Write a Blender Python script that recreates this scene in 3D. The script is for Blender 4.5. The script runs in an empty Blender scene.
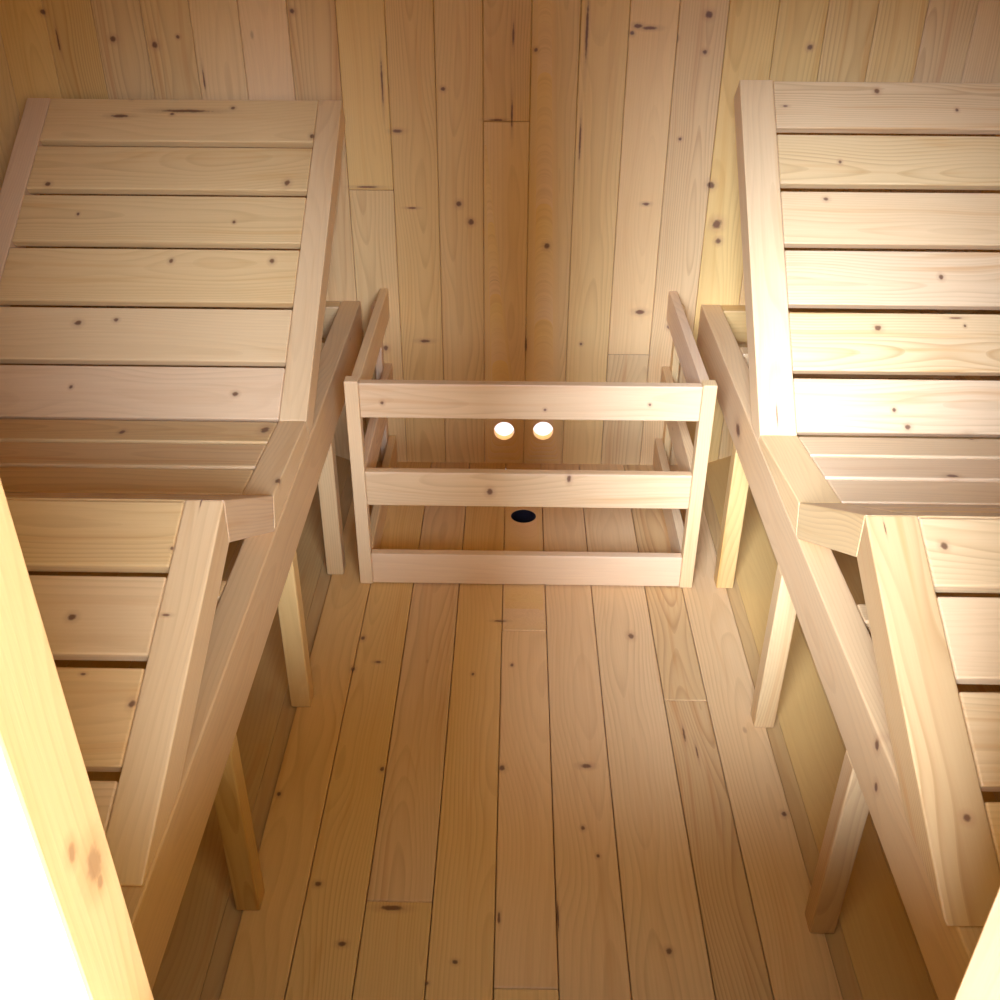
import bpy, bmesh, math, random
from mathutils import Vector, Matrix

random.seed(7)
scene = bpy.context.scene
COL = scene.collection
V = Vector

# ------------------------------------------------------------------ knots (world metres: centre, radii)
KNOTS = {
    'wall': [(-1.1138, 2.62, 1.2023, .008, .0255, .0073), (-.9602, 2.62, 1.1451, .0091, .0255, .0084), (-.8623, 2.62, 1.1326, .0091, .0255, .0085), (-.8046, 2.62, 1.1504, .0051, .0255, .0047), (-.5281, 2.62, 1.208, .008, .0255, .0073), (-.2958, 2.62, .9405, .0147, .0255, .0052), (-.1797, 2.62, 1.0391, .0062, .0255, .0059), (-.1456, 2.62, .762, .0087, .0255, .0088), (-.1154, 2.62, .7159, .0088, .0255, .0089), (.043, 2.62, 1.1277, .006, .0255, .0056), (.4431, 2.62, 1.2056, .0098, .0255, .009), (.4426, 2.62, 1.126, .007, .0255, .0066), (.4918, 2.62, .8156, .0107, .0255, .0107), (.5184, 2.62, .7166, .0142, .0255, .0145), (.5262, 2.62, .6722, .0088, .0255, .0091), (.4029, 2.62, .927, .0052, .0255, .0051), (.0826, 2.62, .6546, .0089, .0255, .0091), (.3319, 2.62, .7663, .0108, .0255, .0044), (.184, 2.62, .3804, .0047, .0255, .0051), (.3389, 2.62, .4752, .016, .0255, .0075), (.421, 2.62, .4329, .0069, .0255, .0075), (.4439, 2.62, .3923, .007, .0255, .0076), (.4491, 2.62, .3657, .007, .0255, .0077), (.0327, 2.62, .3757, .0033, .0255, .0227), (.688, 2.62, 1.1385, .008, .0255, .0074), (-.3546, 2.62, .3623, .0083, .0255, .009), (-.2458, 2.62, .3844, .0188, .0255, .0052), (-.3265, 2.62, 1.0539, .0029, .0255, .0578), (-.0111, 2.62, 1.1599, .003, .0255, .0294), (-.0123, 2.62, .9804, .0029, .0255, .0437), (-1.092, 2.62, 1.142, .003, .0255, .0298), (-.3789, 2.62, .803, .0325, .0255, .0031), (-.0489, 2.62, .9684, .0229, .0255, .0032), (.1565, 2.62, .9227, .0027, .0255, .0569), (.1615, 2.62, 1.1718, .0036, .0255, .073), (-.2666, 2.62, .7507, .0153, .0255, .0028), (-.757, 2.62, 1.0553, .0025, .0255, .0309), (.2802, 2.62, 1.1812, .0119, .0255, .0055), (.3086, 2.62, 1.1771, .0198, .0255, .0047), (.2673, 2.62, 1.1661, .006, .0255, .0055)],
    'floor': [(.2761, 1.8301, .0, .0078, .0123, .0255), (.2643, 1.0298, .0, .0062, .007, .0255), (-.3278, 1.1467, .0, .0073, .0062, .0255), (-.2692, 1.032, .0, .0083, .0056, .0255), (-.4356, 1.3463, .0, .0048, .0063, .0255), (-.1947, 1.1014, .0, .023, .0062, .0255), (-.0827, 1.0034, .0, .0055, .0046, .0255), (.1512, 1.4295, .0, .0133, .007, .0255), (-.0134, 1.4209, .0, .0066, .009, .0255), (.1374, 1.2773, .0, .0047, .0059, .0255), (.1609, 1.2154, .0, .0038, .0047, .0255), (.5137, 1.3176, .0, .0056, .0072, .0255), (-.2925, 1.7277, .0, .0094, .0047, .0255), (-.3365, 1.8095, .0, .0058, .0091, .0255), (-.3446, 1.7034, .0, .0056, .0085, .0255), (-.2475, 1.4134, .0, .005, .0067, .0255), (-.0808, 1.6928, -.0, .0041, .0061, .0255), (.0041, 1.7242, -.0, .0041, .0063, .0255), (-.0134, 1.0857, .0, .0029, .0131, .0255), (-.125, .9662, .0, .0034, .0037, .0255), (-.025, 1.8781, .0, .0159, .0041, .0255), (.3553, 1.5207, .0, .0026, .024, .0255), (.3745, 1.4714, .0, .002, .0231, .0255), (.0857, 1.0934, .0, .0021, .0328, .0255)],
    'L_back': [(-1.0674, 2.3426, .8772, .0078, .0077, .0077), (-.5219, 2.3503, .8822, .0078, .0101, .0101), (-.7528, 2.1628, .7607, .0056, .007, .007), (-.5316, 2.165, .7621, .0065, .0081, .0081), (-.9254, 2.024, .6707, .009, .0077, .0077), (-.8459, 2.0313, .6754, .0063, .0055, .0055), (-.9821, 2.2703, .8304, .0042, .0054, .0054), (-.6285, 2.2547, .8203, .0042, .0053, .0053), (-.9093, 1.8914, .5848, .0044, .0052, .0052), (-.5697, 1.8811, .5781, .007, .0061, .0061), (-.4784, 2.47, .9598, .006, .0079, .0079), (-.9212, 2.5698, 1.0245, .0061, .0084, .0084), (-.7875, 2.5332, 1.0007, .0687, .0055, .0055), (-.9393, 2.5184, .9912, .0242, .006, .006), (-.6746, 2.5422, 1.0066, .0061, .0055, .0055), (-.8169, 2.5249, .9953, .0061, .0055, .0055)],
    'L_seat': [(-.7697, 1.7669, .5484, .0067, .0103, .0103), (-.4911, 1.784, .5475, .0101, .0162, .0162), (-.4206, 1.569, .5591, .0061, .01, .01)],
    'L_calf': [(-.5879, 1.0709, .6413, .0068, .006, .006), (-.4792, .9573, .5933, .0054, .0065, .0065), (-.552, .9945, .6091, .0044, .0025, .0025), (-.4759, 1.1735, .6847, .003, .0036, .0036), (-.471, .7944, .5245, .003, .005, .005), (-.4499, 1.2465, .7155, .0012, .0122, .0122), (-.4624, 1.0755, .6433, .0068, .0026, .0026)],
    'R_back': [(.8053, 2.4415, 1.0733, .0076, .0078, .0078), (.9785, 2.406, 1.041, .0047, .0055, .0055), (.5975, 2.4111, 1.0456, .0076, .0033, .0033), (.709, 2.3059, .9499, .0046, .0054, .0054), (.6719, 2.2377, .8877, .0073, .0052, .0052), (.9011, 2.101, .7633, .0063, .007, .007), (.7582, 2.0127, .6829, .0088, .0078, .0078), (.7752, 1.8781, .5603, .0052, .0056, .0056), (.8001, 1.8511, .5358, .0069, .0064, .0064), (.5368, 1.8679, .551, .0016, .0258, .0258), (.9226, 2.031, .6995, .0177, .0023, .0023), (.9394, 2.0176, .6874, .0035, .0039, .0039)],
    'R_seat': [(.9213, 1.832, .5225, .0104, .01, .01), (.8121, 1.6417, .5441, .0126, .0083, .0083)],
    'R_calf': [(.5996, 1.1806, .7002, .0059, .0072, .0072), (.539, .8321, .551, .006, .0062, .0062), (.5238, 1.207, .7115, .0013, .0131, .0131)],
    'guard': [(-.0515, 2.015, .269, .0088, .0255, .0105), (.1294, 2.015, .3065, .0058, .0255, .0114), (-.2886, 2.015, .4946, .0047, .0255, .0053), (.0696, 2.015, .4821, .0037, .0255, .0042), (.2989, 2.015, .4972, .0037, .0255, .0042)],
    'jamb': [(-.292, .4721, .899, .0255, .0135, .0187), (-.292, .4521, .9363, .0255, .0065, .0094), (-.292, .4729, .8795, .0255, .0059, .0081)],
    'Xr': [(.5, 1.9432, .2171, .0255, .0299, .0228), (.5, 1.956, .1417, .0255, .0307, .0243), (.5, 2.021, .4349, .0255, .026, .0167), (.5, 1.9134, -.0159, .0255, .0176, .0154), (.5, 1.62, .2682, .0255, .019, .0165), (.5, 1.0129, .4859, .0255, .0089, .0099), (.5, .984, .436, .0255, .0072, .0085)],
}
SKY, DIM, LEFT, MID0, MID1, LEAF_TOP, EXPO = 82.0, 3.1, .46, .11, .19, .70, 0.06
A0, A1, E0, E1, E2, E3, ZEN = .52, .76, .12, .38, .60, .98, 4.0

# ------------------------------------------------------------------ materials
def wood(name, pale=(.80, .51, .145), dark=(.54, .26, .045), ring=.5, vary=.16, rough=.5, knots=(), heart=.8):
    """Spruce: growth rings of a log whose pith runs beside the board, fine fibres, knots."""
    m = bpy.data.materials.new(name); m.use_nodes = True
    nt = m.node_tree; nd = nt.nodes; lk = nt.links
    bsdf = nd['Principled BSDF']
    def N(t, **k):
        n = nd.new(t)
        for a, b in k.items(): setattr(n, a, b)
        return n
    def math_(op, a, b=None, c=None, clamp=False):
        n = N('ShaderNodeMath', operation=op); n.use_clamp = clamp
        for i, x in enumerate((a, b, c)):
            if x is None: continue
            if isinstance(x, (int, float)): n.inputs[i].default_value = x
            else: lk.new(x, n.inputs[i])
        return n.outputs[0]
    def vmath(op, a, b=None, c=None):
        n = N('ShaderNodeVectorMath', operation=op)
        for i, x in enumerate((a, b, c)):
            if x is None: continue
            if isinstance(x, tuple): n.inputs[i].default_value = x
            else: lk.new(x, n.inputs[i])
        return n
    def mix(fac, a, b):
        n = N('ShaderNodeMix', data_type='RGBA')
        if isinstance(fac, (int, float)): n.inputs[0].default_value = fac
        else: lk.new(fac, n.inputs[0])
        for i, x in ((6, a), (7, b)):
            if isinstance(x, tuple): n.inputs[i].default_value = (*x, 1)
            else: lk.new(x, n.inputs[i])
        return n.outputs[2]
    co = N('ShaderNodeAttribute', attribute_name='bco').outputs['Vector']
    rnd = N('ShaderNodeAttribute', attribute_name='brnd').outputs['Fac']
    # slow wander of the pith along the board
    slow = N('ShaderNodeTexNoise'); slow.inputs['Scale'].default_value = 1.0; slow.inputs['Detail'].default_value = 1.5
    lk.new(vmath('MULTIPLY', co, (1.6, 5.0, 5.0)).outputs[0], slow.inputs['Vector'])
    wander = vmath('SCALE', vmath('SUBTRACT', slow.outputs['Color'], (.5, .5, .5)).outputs[0])
    wander.inputs['Scale'].default_value = .075
    c2 = vmath('ADD', co, wander.outputs[0]).outputs[0]
    flat = vmath('MULTIPLY', c2, (0, 1, 1)).outputs[0]
    r = vmath('LENGTH', flat).outputs['Value']
    t = math_('MULTIPLY', r, 175.0)
    fr = math_('FRACT', t)
    late = math_('POWER', fr, 3.0)
    # soften the sawtooth edge
    edge = N('ShaderNodeMapRange', interpolation_type='SMOOTHSTEP')
    lk.new(fr, edge.inputs[0]); edge.inputs[1].default_value = 1.0; edge.inputs[2].default_value = .86
    late = math_('MULTIPLY', late, math_('MULTIPLY_ADD', edge.outputs[0], .6, .4))
    patch = N('ShaderNodeTexNoise'); patch.inputs['Scale'].default_value = 1.0
    lk.new(vmath('MULTIPLY', co, (2.2, 16, 16)).outputs[0], patch.inputs['Vector'])
    amt = math_('MULTIPLY', math_('MULTIPLY_ADD', patch.outputs['Fac'], 1.5, -.25, True), ring)
    amt = math_('MULTIPLY', amt, math_('MULTIPLY_ADD', rnd, 1.1, .4))
    col = mix(math_('MULTIPLY', late, amt), pale, (dark[0] * .82, dark[1] * .75, dark[2] * .6))
    # fibres
    fib = N('ShaderNodeTexNoise'); fib.inputs['Scale'].default_value = 1.0; fib.inputs['Detail'].default_value = 3
    lk.new(vmath('MULTIPLY', co, (9, 330, 330)).outputs[0], fib.inputs['Vector'])
    col = mix(math_('MULTIPLY_ADD', fib.outputs['Fac'], .34, -.09, True), col, dark)
    st = N('ShaderNodeTexNoise'); st.inputs['Scale'].default_value = 1.0; st.inputs['Detail'].default_value = 2
    lk.new(vmath('MULTIPLY', c2, (1.1, 55, 55)).outputs[0], st.inputs['Vector'])
    sm = N('ShaderNodeMapRange', interpolation_type='SMOOTHSTEP'); lk.new(st.outputs['Fac'], sm.inputs[0])
    sm.inputs[1].default_value = .52; sm.inputs[2].default_value = .75
    col = mix(math_('MULTIPLY', sm.outputs[0], math_('MULTIPLY_ADD', rnd, .5, .12)), col, (dark[0] * 1.2, dark[1] * 1.12, dark[2]))
    # per board tone
    hs = N('ShaderNodeHueSaturation')
    r2 = math_('FRACT', math_('MULTIPLY', rnd, 7.31)); r3 = math_('FRACT', math_('MULTIPLY', rnd, 13.7))
    lk.new(math_('MULTIPLY_ADD', r2, .004, .499), hs.inputs['Hue'])
    lk.new(math_('MULTIPLY_ADD', r3, .07, .965), hs.inputs['Saturation'])
    lk.new(math_('MULTIPLY_ADD', rnd, -vary, 1.0 + vary * .35), hs.inputs['Value'])
    lk.new(col, hs.inputs['Color']); col = hs.outputs[0]
    # small scattered pin knots
    vo = N('ShaderNodeTexVoronoi'); vo.inputs['Scale'].default_value = 1.0
    lk.new(vmath('MULTIPLY', co, (5.5, 13, 13)).outputs[0], vo.inputs['Vector'])
    sel = math_('GREATER_THAN', N('ShaderNodeSeparateColor').outputs[0], .72)
    lk.new(vo.outputs['Color'], nd[-1].inputs[0]) if False else None
    sep = [n for n in nd if n.bl_idname == 'ShaderNodeSeparateColor'][0]
    lk.new(vo.outputs['Color'], sep.inputs[0])
    pk = N('ShaderNodeMapRange', interpolation_type='SMOOTHSTEP'); lk.new(vo.outputs['Distance'], pk.inputs[0])
    pk.inputs[1].default_value = .075; pk.inputs[2].default_value = .02
    col = mix(math_('MULTIPLY', math_('MULTIPLY', pk.outputs[0], sel), .4), col, (.22, .075, .012))
    # the knots that show: a dark heart in a darker ring of grain
    if knots:
        pos = N('ShaderNodeNewGeometry').outputs['Position']
        best = None
        for (x, y, z, a, b, c) in knots:
            inv = (1 / a, 1 / b, 1 / c)
            d = vmath('LENGTH', vmath('MULTIPLY_ADD', pos, inv, (-x * inv[0], -y * inv[1], -z * inv[2])).outputs[0]).outputs['Value']
            best = d if best is None else math_('MINIMUM', best, d)
        wob = N('ShaderNodeTexNoise'); wob.inputs['Scale'].default_value = 120; lk.new(pos, wob.inputs['Vector'])
        best = math_('ADD', best, math_('MULTIPLY_ADD', wob.outputs['Fac'], .7, -.35))
        h = N('ShaderNodeMapRange', interpolation_type='SMOOTHSTEP'); lk.new(best, h.inputs[0])
        h.inputs[1].default_value = 2.4; h.inputs[2].default_value = .8
        col = mix(math_('MULTIPLY', h.outputs[0], .35), col, (.46, .21, .05))
        k = N('ShaderNodeMapRange', interpolation_type='SMOOTHSTEP'); lk.new(best, k.inputs[0])
        k.inputs[1].default_value = 1.05; k.inputs[2].default_value = .45
        col = mix(math_('MULTIPLY', k.outputs[0], heart), col, (.10, .028, .005))
    lk.new(col, bsdf.inputs['Base Color'])
    bsdf.inputs['Roughness'].default_value = rough
    bsdf.inputs['Specular IOR Level'].default_value = .3
    bump = N('ShaderNodeBump'); bump.inputs['Strength'].default_value = .12; bump.inputs['Distance'].default_value = .001
    lk.new(fib.outputs['Fac'], bump.inputs['Height']); lk.new(bump.outputs[0], bsdf.inputs['Normal'])
    return m

M_WALL = wood('spruce_wall', pale=(.80, .495, .115), dark=(.52, .245, .04), ring=.75, knots=KNOTS['wall'], vary=.2)
M_FLOOR = wood('spruce_floor', pale=(.79, .475, .12), dark=(.50, .225, .035), ring=.75, vary=.22, rough=.42, knots=KNOTS['floor'])
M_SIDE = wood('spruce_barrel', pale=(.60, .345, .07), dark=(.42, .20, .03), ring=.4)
M_LEFT = wood('spruce_left_lounger', ring=.62, vary=.08, rough=.4, knots=KNOTS['L_back'] + KNOTS['L_seat'] + KNOTS['L_calf'])
M_RIGHT = wood('spruce_right_lounger', ring=.62, vary=.08, rough=.4, knots=KNOTS['R_back'] + KNOTS['R_seat'] + KNOTS['R_calf'])
M_AMBER = wood('spruce_amber_rail', pale=(.66, .39, .09), dark=(.50, .25, .045), ring=.8, vary=.05, rough=.45, knots=KNOTS['R_calf'])
M_BENCH = wood('spruce_bench', pale=(.69, .413, .094), dark=(.48, .225, .033), ring=.6, vary=.12, knots=KNOTS['Xr'])
M_GUARD = wood('spruce_guard', ring=.5, vary=.1, knots=KNOTS['guard'])
M_JAMB = wood('spruce_jamb', ring=.9, vary=.05, knots=KNOTS['jamb'], heart=.4)

def plain(name, col, rough=.9, scale=6.0, amt=.25):
    m = bpy.data.materials.new(name); m.use_nodes = True
    nt = m.node_tree; b = nt.nodes['Principled BSDF']
    n = nt.nodes.new('ShaderNodeTexNoise'); n.inputs['Scale'].default_value = scale; n.inputs['Detail'].default_value = 6
    mx = nt.nodes.new('ShaderNodeMix'); mx.data_type = 'RGBA'
    mx.inputs[6].default_value = (*col, 1); mx.inputs[7].default_value = (*[c * (1 - amt) for c in col], 1)
    nt.links.new(n.outputs['Fac'], mx.inputs[0]); nt.links.new(mx.outputs[2], b.inputs['Base Color'])
    b.inputs['Roughness'].default_value = rough
    return m
M_GROUND = plain('pale_gravel', (.62, .60, .56), scale=30)

# ------------------------------------------------------------------ mesh building
class MB:
    """Collects boards; build() links them as one mesh. Every vertex carries its place on its board (bco) and the board's number (brnd)."""
    def __init__(self): self.vs = []; self.fs = []; self.co = []; self.rn = []
    def solid(self, verts, faces, ldir, wdir, bevel=.002, tone=None, seg=2):
        l = V(ldir).normalized(); w = V(wdir); w = (w - l * w.dot(l)).normalized(); t = l.cross(w)
        bm = bmesh.new()
        bv = [bm.verts.new(v) for v in verts]
        for f in faces: bm.faces.new([bv[i] for i in f])
        bmesh.ops.recalc_face_normals(bm, faces=bm.faces)
        if bevel > 0:
            bmesh.ops.bevel(bm, geom=list(bm.edges), offset=bevel, segments=seg, affect='EDGES', profile=.5)
        c = sum((V(v) for v in verts), V()) / len(verts)
        off = V((random.uniform(0, 60), random.uniform(-.05, .05), random.choice((-1, 1)) * random.uniform(.02, .1)))
        tone = random.random() if tone is None else tone
        base = len(self.vs)
        bm.verts.index_update()
        for v in bm.verts:
            d = v.co - c
            self.vs.append(v.co.copy()); self.co.append(V((d.dot(l), d.dot(w), d.dot(t))) + off); self.rn.append(tone)
        for f in bm.faces: self.fs.append([base + v.index for v in f.verts])
        bm.free(); return self
    def box(self, lo, hi, axis, bevel=.002, tone=None):
        (x0, y0, z0), (x1, y1, z1) = lo, hi
        vs = [(x, y, z) for x in (x0, x1) for y in (y0, y1) for z in (z0, z1)]
        fs = [(0, 1, 3, 2), (4, 6, 7, 5), (0, 4, 5, 1), (2, 3, 7, 6), (0, 2, 6, 4), (1, 5, 7, 3)]
        ld = {'x': (1, 0, 0), 'y': (0, 1, 0), 'z': (0, 0, 1)}[axis]
        dims = {'x': x1 - x0, 'y': y1 - y0, 'z': z1 - z0}
        wa = max((k for k in dims if k != axis), key=lambda k: dims[k])
        return self.solid(vs, fs, ld, {'x': (1, 0, 0), 'y': (0, 1, 0), 'z': (0, 0, 1)}[wa], bevel, tone)
    def prism(self, poly, ext, ldir, wdir, bevel=.002, tone=None):
        n = len(poly); e = V(ext)
        vs = [V(p) for p in poly] + [V(p) + e for p in poly]
        fs = [tuple(range(n)), tuple(range(2 * n - 1, n - 1, -1))] + [(i, (i + 1) % n, n + (i + 1) % n, n + i) for i in range(n)]
        return self.solid(vs, fs, ldir, wdir, bevel, tone)
    def build(self, name, mat, parent=None, origin=None):
        me = bpy.data.meshes.new(name)
        o0 = V(origin) if origin is not None else (V(parent.matrix_world.translation) if parent else V())
        me.from_pydata([v - o0 for v in self.vs], [], self.fs)
        a = me.attributes.new('bco', 'FLOAT_VECTOR', 'POINT'); a.data.foreach_set('vector', [x for c in self.co for x in c])
        b = me.attributes.new('brnd', 'FLOAT', 'POINT'); b.data.foreach_set('value', self.rn)
        me.materials.append(mat); me.update()
        o = bpy.data.objects.new(name, me); COL.objects.link(o)
        if parent:
            o.parent = parent; o.matrix_world = Matrix.Translation(o0)
        else: o.location = o0
        return o

def empty(name, loc, label, cat, group=None):
    o = bpy.data.objects.new(name, None); COL.objects.link(o); o.location = loc; o.empty_display_size = .1
    o['label'] = label; o['category'] = cat
    if group: o['group'] = group
    bpy.context.view_layer.update()
    return o
def struct(o, label, cat):
    o['kind'] = 'structure'; o['label'] = label; o['category'] = cat; return o

def drill(obj, cuts):
    """Bore real round holes through a mesh (cuts: point, radius, axis)."""
    for (c, r, ax) in cuts:
        bm = bmesh.new()
        rot = Matrix.Rotation(math.pi / 2, 4, 'X') if ax == 'y' else Matrix.Identity(4)
        bmesh.ops.create_cone(bm, cap_ends=True, segments=40, radius1=r, radius2=r, depth=.2, matrix=Matrix.Translation(c) @ rot)
        me = bpy.data.meshes.new('bore'); bm.to_mesh(me); bm.free()
        cu = bpy.data.objects.new('bore', me); COL.objects.link(cu)
        md = obj.modifiers.new('bore', 'BOOLEAN'); md.operation = 'DIFFERENCE'; md.solver = 'EXACT'; md.object = cu
        bpy.context.view_layer.update()
        dg = bpy.context.evaluated_depsgraph_get()
        new = bpy.data.meshes.new_from_object(obj.evaluated_get(dg), depsgraph=dg)
        obj.modifiers.clear(); obj.data = new
        bpy.data.objects.remove(cu); bpy.data.meshes.remove(me)

# ------------------------------------------------------------------ the room: a pod of spruce boards
XC = .04                       # middle of the aisle
YB = 2.62                      # back wall face
YF0, YF1 = .419, .50           # front wall, outside and inside
R = 1.55; ZC = math.sqrt(R * R - .51 ** 2); RT = .98   # lower half round, upper half flatter
def shell(a):                  # a = 0 at the bottom, pi at the crown, right side
    x = R * math.sin(a); z = ZC - R * math.cos(a)
    if a > math.pi / 2: z = ZC - RT * math.cos(a)
    return x, z

FB = [-.447, -.345, -.24, -.127, -.02, .083, .196, .327, .418, .527]
mb = MB()
ftone = [.25, .35, .45, .3, .1, .2, .35, .95, .4, .6]
for i in range(len(FB) - 1):
    g = .0007
    cuts = [YF0, YB + .02]
    if i == 7: cuts = [YF0, 1.62, YB + .02]
    if i == 4: cuts = [YF0, .96, 1.845, YB + .02]
    if i == 2: cuts = [YF0, 1.115, YB + .02]
    for a, b in zip(cuts, cuts[1:]):
        mb.box((FB[i] + g, a + .0005, -.028), (FB[i + 1] - g, b - .0005, 0), 'y', .0022, min(1, ftone[i] + random.uniform(0, .12)))
floor = struct(mb.build('floor', M_FLOOR), 'spruce plank floor of the aisle with a round drain hole', 'floor')
drill(floor, [((.031, 2.333, 0), .034, 'z')])

WB = [-.426 + .1143 * k for k in range(-10, 20)]
mb = MB()
joints = {-.426: [.795], -.082: [.965], .148: [1.27], -.3117: [1.31], .259: [.35], -.54: [1.3], .603: [.9]}
for i in range(len(WB) - 1):
    x0, x1 = WB[i], WB[i + 1]
    xm = max(abs(x0 - XC), abs(x1 - XC))
    xin = min(abs(x0 - XC), abs(x1 - XC))
    if xin > R: continue
    dx = min(xm, R - .001)
    zlo = -.02 if dx < .5 else ZC - math.sqrt(R * R - min(xin, R - .01) ** 2) - .03
    zhi = ZC + RT * math.sqrt(max(0, 1 - (min(xin, R - .01) / R) ** 2)) + .03
    js = [zlo]
    for k, v in joints.items():
        if abs(k - x0) < .004: js += v
    js.append(zhi)
    for a, b in zip(js, js[1:]):
        mb.box((x0 + .0004, YB, a + .0004), (x1 - .0004, YB + .019, b - .0004), 'z', .0022)
for i in range(len(WB) - 1):                   # second skin behind the seams
    x0, x1 = WB[i] + .057, WB[i + 1] + .057
    if min(abs(x0 - XC), abs(x1 - XC)) < R: mb.box((x0 + .0002, YB + .0194, -.02 if abs((x0 + x1) / 2 - XC) < .5 else .0), (x1 - .0002, YB + .026, ZC + RT), 'z', 0)
back = struct(mb.build('wall_back', M_WALL), 'back wall of upright spruce boards with two bright round vent holes', 'wall')
drill(back, [((-.026, YB, .107), .0292, 'y'), ((.087, YB, .109), .0292, 'y')])

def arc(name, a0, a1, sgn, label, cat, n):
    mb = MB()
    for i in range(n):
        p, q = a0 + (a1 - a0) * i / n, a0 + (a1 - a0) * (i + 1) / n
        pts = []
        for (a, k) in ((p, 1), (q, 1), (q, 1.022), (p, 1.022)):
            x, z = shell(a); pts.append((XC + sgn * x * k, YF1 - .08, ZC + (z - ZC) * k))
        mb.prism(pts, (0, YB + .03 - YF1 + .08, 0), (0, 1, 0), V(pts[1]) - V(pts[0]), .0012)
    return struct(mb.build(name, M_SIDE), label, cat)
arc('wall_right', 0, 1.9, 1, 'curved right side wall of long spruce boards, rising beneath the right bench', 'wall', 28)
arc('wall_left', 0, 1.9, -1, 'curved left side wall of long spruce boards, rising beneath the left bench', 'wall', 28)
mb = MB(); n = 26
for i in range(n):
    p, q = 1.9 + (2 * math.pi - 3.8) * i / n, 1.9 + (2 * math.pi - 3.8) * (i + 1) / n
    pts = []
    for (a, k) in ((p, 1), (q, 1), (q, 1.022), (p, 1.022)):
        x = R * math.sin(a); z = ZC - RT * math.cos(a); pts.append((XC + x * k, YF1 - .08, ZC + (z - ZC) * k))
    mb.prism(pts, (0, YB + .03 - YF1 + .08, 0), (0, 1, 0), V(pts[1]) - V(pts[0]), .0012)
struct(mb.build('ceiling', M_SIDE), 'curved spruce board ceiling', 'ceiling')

# front wall with the doorway the photograph is taken from
DL, DR, DH = -.292, .364, 1.86
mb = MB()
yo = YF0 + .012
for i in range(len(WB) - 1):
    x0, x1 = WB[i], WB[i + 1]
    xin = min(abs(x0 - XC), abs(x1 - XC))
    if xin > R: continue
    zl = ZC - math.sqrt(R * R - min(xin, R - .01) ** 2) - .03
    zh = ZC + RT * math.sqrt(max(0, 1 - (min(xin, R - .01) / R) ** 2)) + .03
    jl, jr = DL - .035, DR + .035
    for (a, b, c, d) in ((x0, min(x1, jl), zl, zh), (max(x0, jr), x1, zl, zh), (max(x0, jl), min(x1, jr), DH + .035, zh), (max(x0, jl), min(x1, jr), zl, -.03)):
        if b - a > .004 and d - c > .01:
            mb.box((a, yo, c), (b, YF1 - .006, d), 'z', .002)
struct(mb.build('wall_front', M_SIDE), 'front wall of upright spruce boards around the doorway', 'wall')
mb = MB(); mb.box((DL - .035, YF0, -.03), (DL, YF1, DH + .035), 'z', .004, .1)
struct(mb.build('trim_1', M_JAMB), 'sunlit left doorway post of pale spruce with a pink knot', 'doorway post')
mb = MB(); mb.box((DR, YF0, -.03), (DR + .035, YF1, DH + .035), 'z', .004, .3)
struct(mb.build('trim_2', M_JAMB), 'right doorway post of pale spruce at the lower right corner', 'doorway post')
mb = MB(); mb.box((DL, YF0, DH), (DR, YF1, DH + .035), 'x', .004, .3)
struct(mb.build('trim_3', M_JAMB), 'spruce head board over the doorway', 'doorway head')

mb = MB()  # unseen door leaf, added to keep low daylight off the front floor
for i in range(6):
    x0 = DL + .003 + i * (DR - DL - .006) / 6
    mb.box((x0, YF0 + .02, -.02), (x0 + (DR - DL - .006) / 6 - .0005, YF0 + .05, LEAF_TOP), 'z', .002)
struct(mb.build('added_door_leaf', M_JAMB), 'added plank leaf below the view, blocking low daylight', 'door')
me_g = bpy.data.meshes.new('ground')
me_g.from_pydata([(-30, -30, -.2), (30, -30, -.2), (30, 30, -.2), (-30, 30, -.2)], [], [(0, 1, 2, 3)]); me_g.materials.append(M_GROUND)
ground = bpy.data.objects.new('ground', me_g); COL.objects.link(ground)
struct(ground, 'pale gravel ground outside', 'ground')

# ------------------------------------------------------------------ benches
def clip_low(poly, z):
    out = []
    for i in range(len(poly)):
        a, b = poly[i], poly[(i + 1) % len(poly)]
        if a[1] >= z: out.append(a)
        if (a[1] >= z) != (b[1] >= z):
            t = (z - a[1]) / (b[1] - a[1]); out.append((a[0] + t * (b[0] - a[0]), z))
    # drop near-doubles
    res = []
    for p_ in out:
        if not res or math.hypot(p_[0] - res[-1][0], p_[1] - res[-1][1]) > .006: res.append(p_)
    if len(res) > 2 and math.hypot(res[0][0] - res[-1][0], res[0][1] - res[-1][1]) < .006: res.pop()
    return res

def bench(xa, o, label, legs, zb, knee):
    """xa: aisle face, o: +1 to the right, -1 to the left."""
    root = empty('sauna_bench', (xa + o * .3, 1.55, 0), label, 'bench', 'benches along the aisle')
    def bx(u0, u1, y0, y1, z0, z1, axis, name, tone=None):
        a, b = sorted((xa + o * u0, xa + o * u1))
        return MB().box((a, y0, z0), (b, y1, z1), axis, .003, tone).build(name, M_BENCH, root)
    bx(0, .052, .502, 2.618, zb, .5, 'y', 'rail', .3)
    bx(.575, .62, .502, 2.618, .40, .5, 'y', 'rail')
    for y in legs: bx(.0005, .042, y - .02, y + .02, .001, zb, 'z', 'leg')
    for y in (2.40, 1.55, .70):
        u = .58; z = ZC - math.sqrt(R * R - (abs(xa + o * (u + .04) - XC)) ** 2) + .004
        bx(u, u + .04, y - .02, y + .02, z, .40, 'z', 'leg')
    for y0, y1, z0 in ((2.572, 2.617, .41), (2.29, 2.335, .44), (1.86, 1.905, .43), (knee, knee + .045, .43), (.66, .705, .43)):
        bx(.0525, .5745, y0, y1, z0, .4995, 'x', 'crossbar')
    return root
bench(.5, 1, 'spruce bench frame along the right side of the aisle, lit slope showing beneath it', (2.035, 1.56, 1.085), .386, 1.265)
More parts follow.
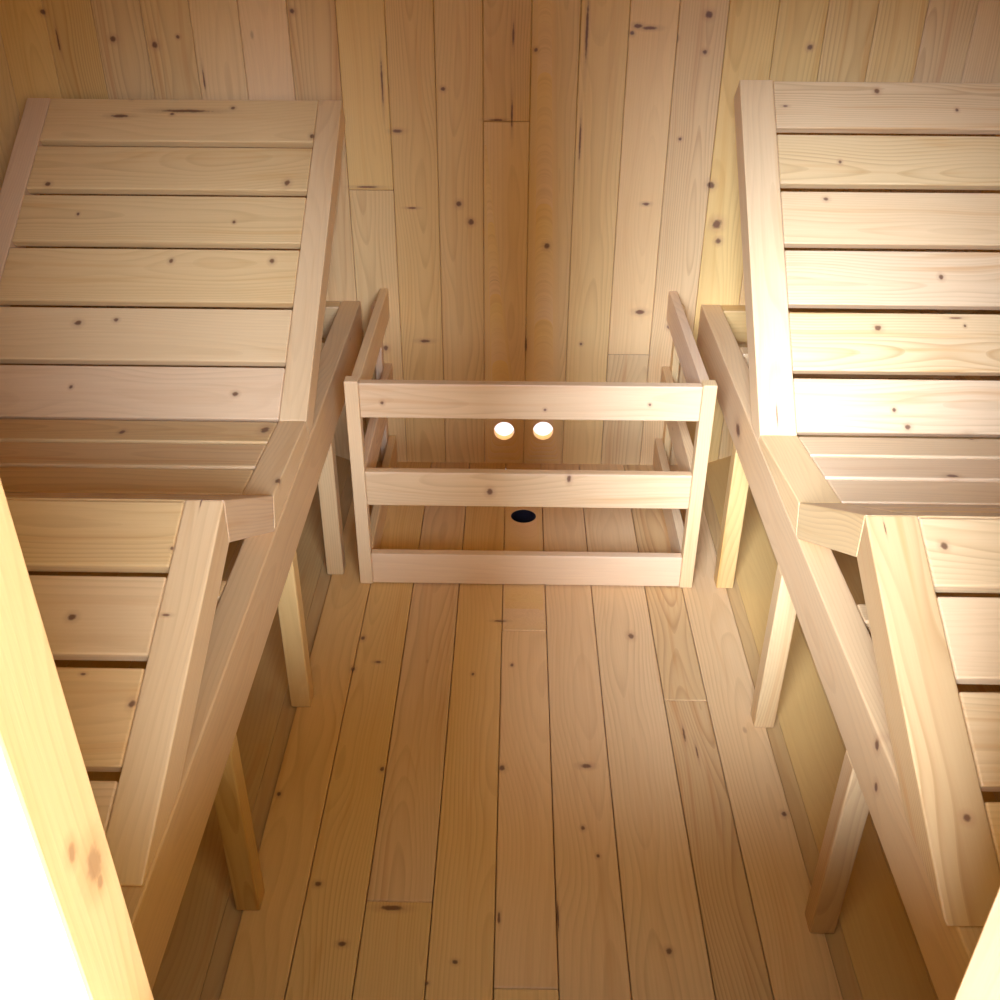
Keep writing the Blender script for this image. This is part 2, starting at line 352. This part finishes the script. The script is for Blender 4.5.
bench(-.415, -1, 'spruce bench frame along the left side of the aisle, dark brown wall beneath it', (2.07, 1.60, 1.11), .374, 1.305)

# ------------------------------------------------------------------ loungers
def lounger(xa, o, W, wr, P, backcuts, calfcuts, mat, label, skew=0):
    root = empty('sauna_lounger', (xa + o * W / 2, 1.6, .5), label, 'lounger', 'wave-shaped loungers on the benches')
    top = [P['B'], P['V'], P['S'], P['K'], P['C']]
    d = .064; bot = []
    for i, p_ in enumerate(top):
        def nrm(a, b):
            dx, dz = b[0] - a[0], b[1] - a[1]; L = math.hypot(dx, dz); n = (dz / L, -dx / L)
            return n if n[1] < 0 else (-n[0], -n[1])
        if i in (0, 4):
            n = nrm(top[0], top[1]) if i == 0 else nrm(top[3], top[4]); bot.append((p_[0] + n[0] * d, p_[1] + n[1] * d))
        else:
            n1, n2 = nrm(top[i - 1], p_), nrm(p_, top[i + 1]); k = d / (1 + n1[0] * n2[0] + n1[1] * n2[1])
            bot.append((p_[0] + (n1[0] + n2[0]) * k, p_[1] + (n1[1] + n2[1]) * k))
    names = ['backrest', 'seat', 'knee_rise', 'calf_rest']
    dd = V(P['C']) - V(P['K'])
    cuts = [backcuts, None, None, calfcuts]
    def sk(y, i): return -o * skew * (P['K'][0] - y) / (P['K'][0] - P['C'][0]) if i == 3 else 0
    for i, nm in enumerate(names):
        a, b = V(top[i]), V(top[i + 1])
        if i == 0: a, b = b, a                    # measured from the seat upwards
        u = (b - a).normalized(); L = (b - a).length
        n = V((-u.y, u.x)); n = n if n.y > 0 else -n
        cs = cuts[i]
        if cs is None:
            k = 3; g = .013; w = (L - g * k) / k
            cs = [(g * .5 + j * (w + g), g * .5 + j * (w + g) + w) for j in range(k)]
        mb = MB(); x0, x1 = xa + o * (wr + .0006), xa + o * (W - wr - .0006)
        th = .021
        for (s0, s1) in cs:
            if cuts[i] is not None: s1 -= .004 if s1 < L - .03 else 0
            p_ = [a + u * s0, a + u * s1, a + u * s1 - n * th, a + u * s0 - n * th]
            p_ = clip_low([tuple(q) for q in p_], .5008)
            if len(p_) < 3: continue
            mb.prism([(x0 + sk(y, i), y, z) for (y, z) in p_], (x1 - x0, 0, 0), (1, 0, 0), (0, u.x, u.y), .003)
        sec = mb.build(nm, mat, root)
        quad = clip_low([top[i], top[i + 1], bot[i + 1], bot[i]], .5006)
        for (r0, r1) in ((0, wr), (W - wr, W)):
            x0, x1 = xa + o * r0, xa + o * r1
            e = .0004
            mbr = MB().prism([(x0 + sk(y, i), y, z) for (y, z) in quad], (x1 - x0, 0, 0), (0, u.x, u.y), (1, 0, 0), .0025)
            amber = o > 0 and i == 3 and r0 == 0
            sr = mbr.build('side_rail', M_AMBER if amber else mat, sec, origin=root.location)
            if amber: sr['label'] = 'yellower side rail with straight grain'
    return root
PR = dict(V=(1.836, .522), S=(1.52, .558), K=(1.227, .72), C=(.720, .503), B=(2.462, 1.092))
PL = dict(V=(1.83, .545), S=(1.515, .562), K=(1.25, .717), C=(.753, .507), B=(2.566, 1.022))
lounger(.5, 1, .74, .075, PR, [(.007, .129), (.142, .278), (.292, .423), (.435, .566), (.581, .709), (.722, .8435)],
        [(.003, .118), (.130, .254), (.268, .395), (.409, .545)], M_RIGHT,
        'slatted spruce lounger on the right bench, backrest set steeper and brightly lit', skew=.014)
lounger(-.4175, -1, .755, .056, PL, [(.003, .130), (.140, .276), (.289, .434), (.448, .584), (.599, .730), (.744, .876)],
        [(.003, .117), (.129, .253), (.267, .404), (.417, .538)], M_LEFT,
        'slatted spruce lounger on the left bench, backrest set lower and half in shade')

# ------------------------------------------------------------------ heater guard
GL, GR, GY, GT = -.370, .442, 2.015, .545
guard = empty('heater_guard', (XC, 2.3, 0), 'low open spruce guard rail box against the back wall at the end of the aisle', 'heater guard')
pw = .031
def gb(lo, hi, axis, name): return MB().box(lo, hi, axis, .0025).build(name, M_GUARD, guard)
for x0 in (GL, GR - pw):
    gb((x0, GY, .001), (x0 + pw, GY + .032, GT), 'z', 'post')
for (z0, z1) in ((.457, .541), (.228, .318), (.004, .090)):
    gb((GL + pw + .0004, GY + .001, z0), (GR - pw - .0004, GY + .023, z1), 'x', 'front_rail')
for x0, xp in ((GL + .009, GL - .012), (GR - .009 - .022, GR - .0085)):
    for (z0, z1) in ((.453, .536), (.228, .318), (.004, .090)):
        gb((x0, GY + .0325, z0), (x0 + .022, YB - .001, z1), 'y', 'side_rail')
    gb((xp, YB - .04, .001), (xp + .0205, YB - .001, .50), 'z', 'post')

# ------------------------------------------------------------------ drain in the floor
bm = bmesh.new()
prof = [(.0335, -.002), (.0335, -.07), (.0, -.07), (.0, -.073), (.0365, -.073), (.0365, -.0285), (.0342, -.0285), (.0342, -.002)]
ns = 32; rings = []
for (r_, z_) in prof:
    rings.append([bm.verts.new((r_ * math.cos(2 * math.pi * k / ns), r_ * math.sin(2 * math.pi * k / ns), z_ + .07)) for k in range(ns)] if r_ > 0 else [bm.verts.new((0, 0, z_ + .07))])
for A, B in zip(rings, rings[1:] + rings[:1]):
    for k in range(ns):
        q = [A[k % len(A)], A[(k + 1) % len(A)], B[(k + 1) % len(B)], B[k % len(B)]]
        q = list(dict.fromkeys(q))
        if len(q) > 2: bm.faces.new(q)
bmesh.ops.recalc_face_normals(bm, faces=bm.faces)
me = bpy.data.meshes.new('floor_drain'); bm.to_mesh(me); bm.free(); me.materials.append(plain('hole_shade_black', (.012, .011, .010), .6))  # liner added, near-black colour stands in for shade inside the hole
dr = bpy.data.objects.new('floor_drain', me); COL.objects.link(dr); dr.location = (.031, 2.333, -.07)
dr['label'] = 'dark round drain hole sunk in the floor planks inside the guard'; dr['category'] = 'drain'

# ------------------------------------------------------------------ camera
f, rx, up, fw = 1022.157, V((.99985046, .01674404, .00432381)), V((-.0125103, .52771593, .84932879)), V((-.01193946, .84925587, -.52784649))
cd = bpy.data.cameras.new('camera'); cam = bpy.data.objects.new('camera', cd); COL.objects.link(cam)
cd.sensor_fit = 'HORIZONTAL'; cd.sensor_width = 36; cd.lens = f / 1000 * 36; cd.clip_start = .02
m = Matrix((rx, up, -fw)).transposed().to_4x4(); m.translation = (0, 0, 1.5); cam.matrix_world = m
scene.camera = cam

# ------------------------------------------------------------------ daylight
w = bpy.data.worlds.new('sky'); scene.world = w; w.use_nodes = True
nt = w.node_tree; bg = nt.nodes['Background']
tn = nt.nodes; tl = nt.links
def wm(op, a, b=None, c=None):
    n = tn.new('ShaderNodeMath'); n.operation = op
    for i, x in enumerate((a, b, c)):
        if x is None: continue
        if isinstance(x, (int, float)): n.inputs[i].default_value = x
        else: tl.new(x, n.inputs[i])
    return n.outputs[0]
def step(x, lo, hi):           # 0 below lo, 1 above hi (falls the other way when hi < lo)
    n = tn.new('ShaderNodeMapRange'); n.interpolation_type = 'SMOOTHSTEP'; tl.new(x, n.inputs[0])
    n.inputs[1].default_value = lo; n.inputs[2].default_value = hi; return n.outputs[0]
tc = tn.new('ShaderNodeTexCoord'); sx = tn.new('ShaderNodeSeparateXYZ'); tl.new(tc.outputs['Generated'], sx.inputs[0])
x_, y_, z_ = sx.outputs
az = wm('DIVIDE', x_, wm('MAXIMUM', wm('MULTIPLY', y_, -1), .001))
el = wm('DIVIDE', z_, wm('SQRT', wm('ADD', wm('MULTIPLY', x_, x_), wm('MULTIPLY', y_, y_))))
aa = wm('ABSOLUTE', az)
sky_patch = wm('MULTIPLY', wm('MULTIPLY', step(az, -A1, -A0), step(az, .90, .34)), step(aa, MID0, MID1))           # bright sky shaped by hand; dark middle replaces a person blocking the doorway
sky_patch = wm('MULTIPLY', sky_patch, wm('MULTIPLY', step(el, E0, E1), step(wm('MULTIPLY', el, wm('MULTIPLY_ADD', step(az, -.05, .15), .35, 1.0)), E3, E2)))
sky_patch = wm('MULTIPLY', sky_patch, wm('MULTIPLY_ADD', step(az, .1, -.1), 1 - LEFT, LEFT))
sky_patch = wm('MULTIPLY', sky_patch, step(y_, 0, -.05))
mx = tn.new('ShaderNodeMix'); mx.data_type = 'RGBA'; tl.new(sky_patch, mx.inputs[0])
mx.inputs[6].default_value = (DIM * 1.0, DIM * .75, DIM * .42, 1); mx.inputs[7].default_value = (SKY * .80, SKY * 1.04, SKY * 2.65, 1)
m2 = tn.new('ShaderNodeMix'); m2.data_type = 'RGBA'; tl.new(step(el, .9, 1.7), m2.inputs[0])   # open sky overhead
tl.new(mx.outputs[2], m2.inputs[6]); m2.inputs[7].default_value = (ZEN * .8, ZEN * 1.0, ZEN * 1.9, 1)
tl.new(m2.outputs[2], bg.inputs['Color']); bg.inputs['Strength'].default_value = 1
pl = bpy.data.lights.new('doorway_portal', 'AREA'); pl.shape = 'RECTANGLE'; pl.size = DR - DL; pl.size_y = DH
po = bpy.data.objects.new('doorway_portal', pl); COL.objects.link(po); po.location = ((DL + DR) / 2, YF0 - .01, DH / 2)
po.rotation_euler = (math.pi / 2, 0, 0); pl.cycles.is_portal = True

vs = scene.view_settings
scene.display_settings.display_device = 'sRGB'
vs.view_transform = 'Standard'; vs.look = 'None'; vs.gamma = 1; vs.use_curve_mapping = False
vs.exposure = EXPO
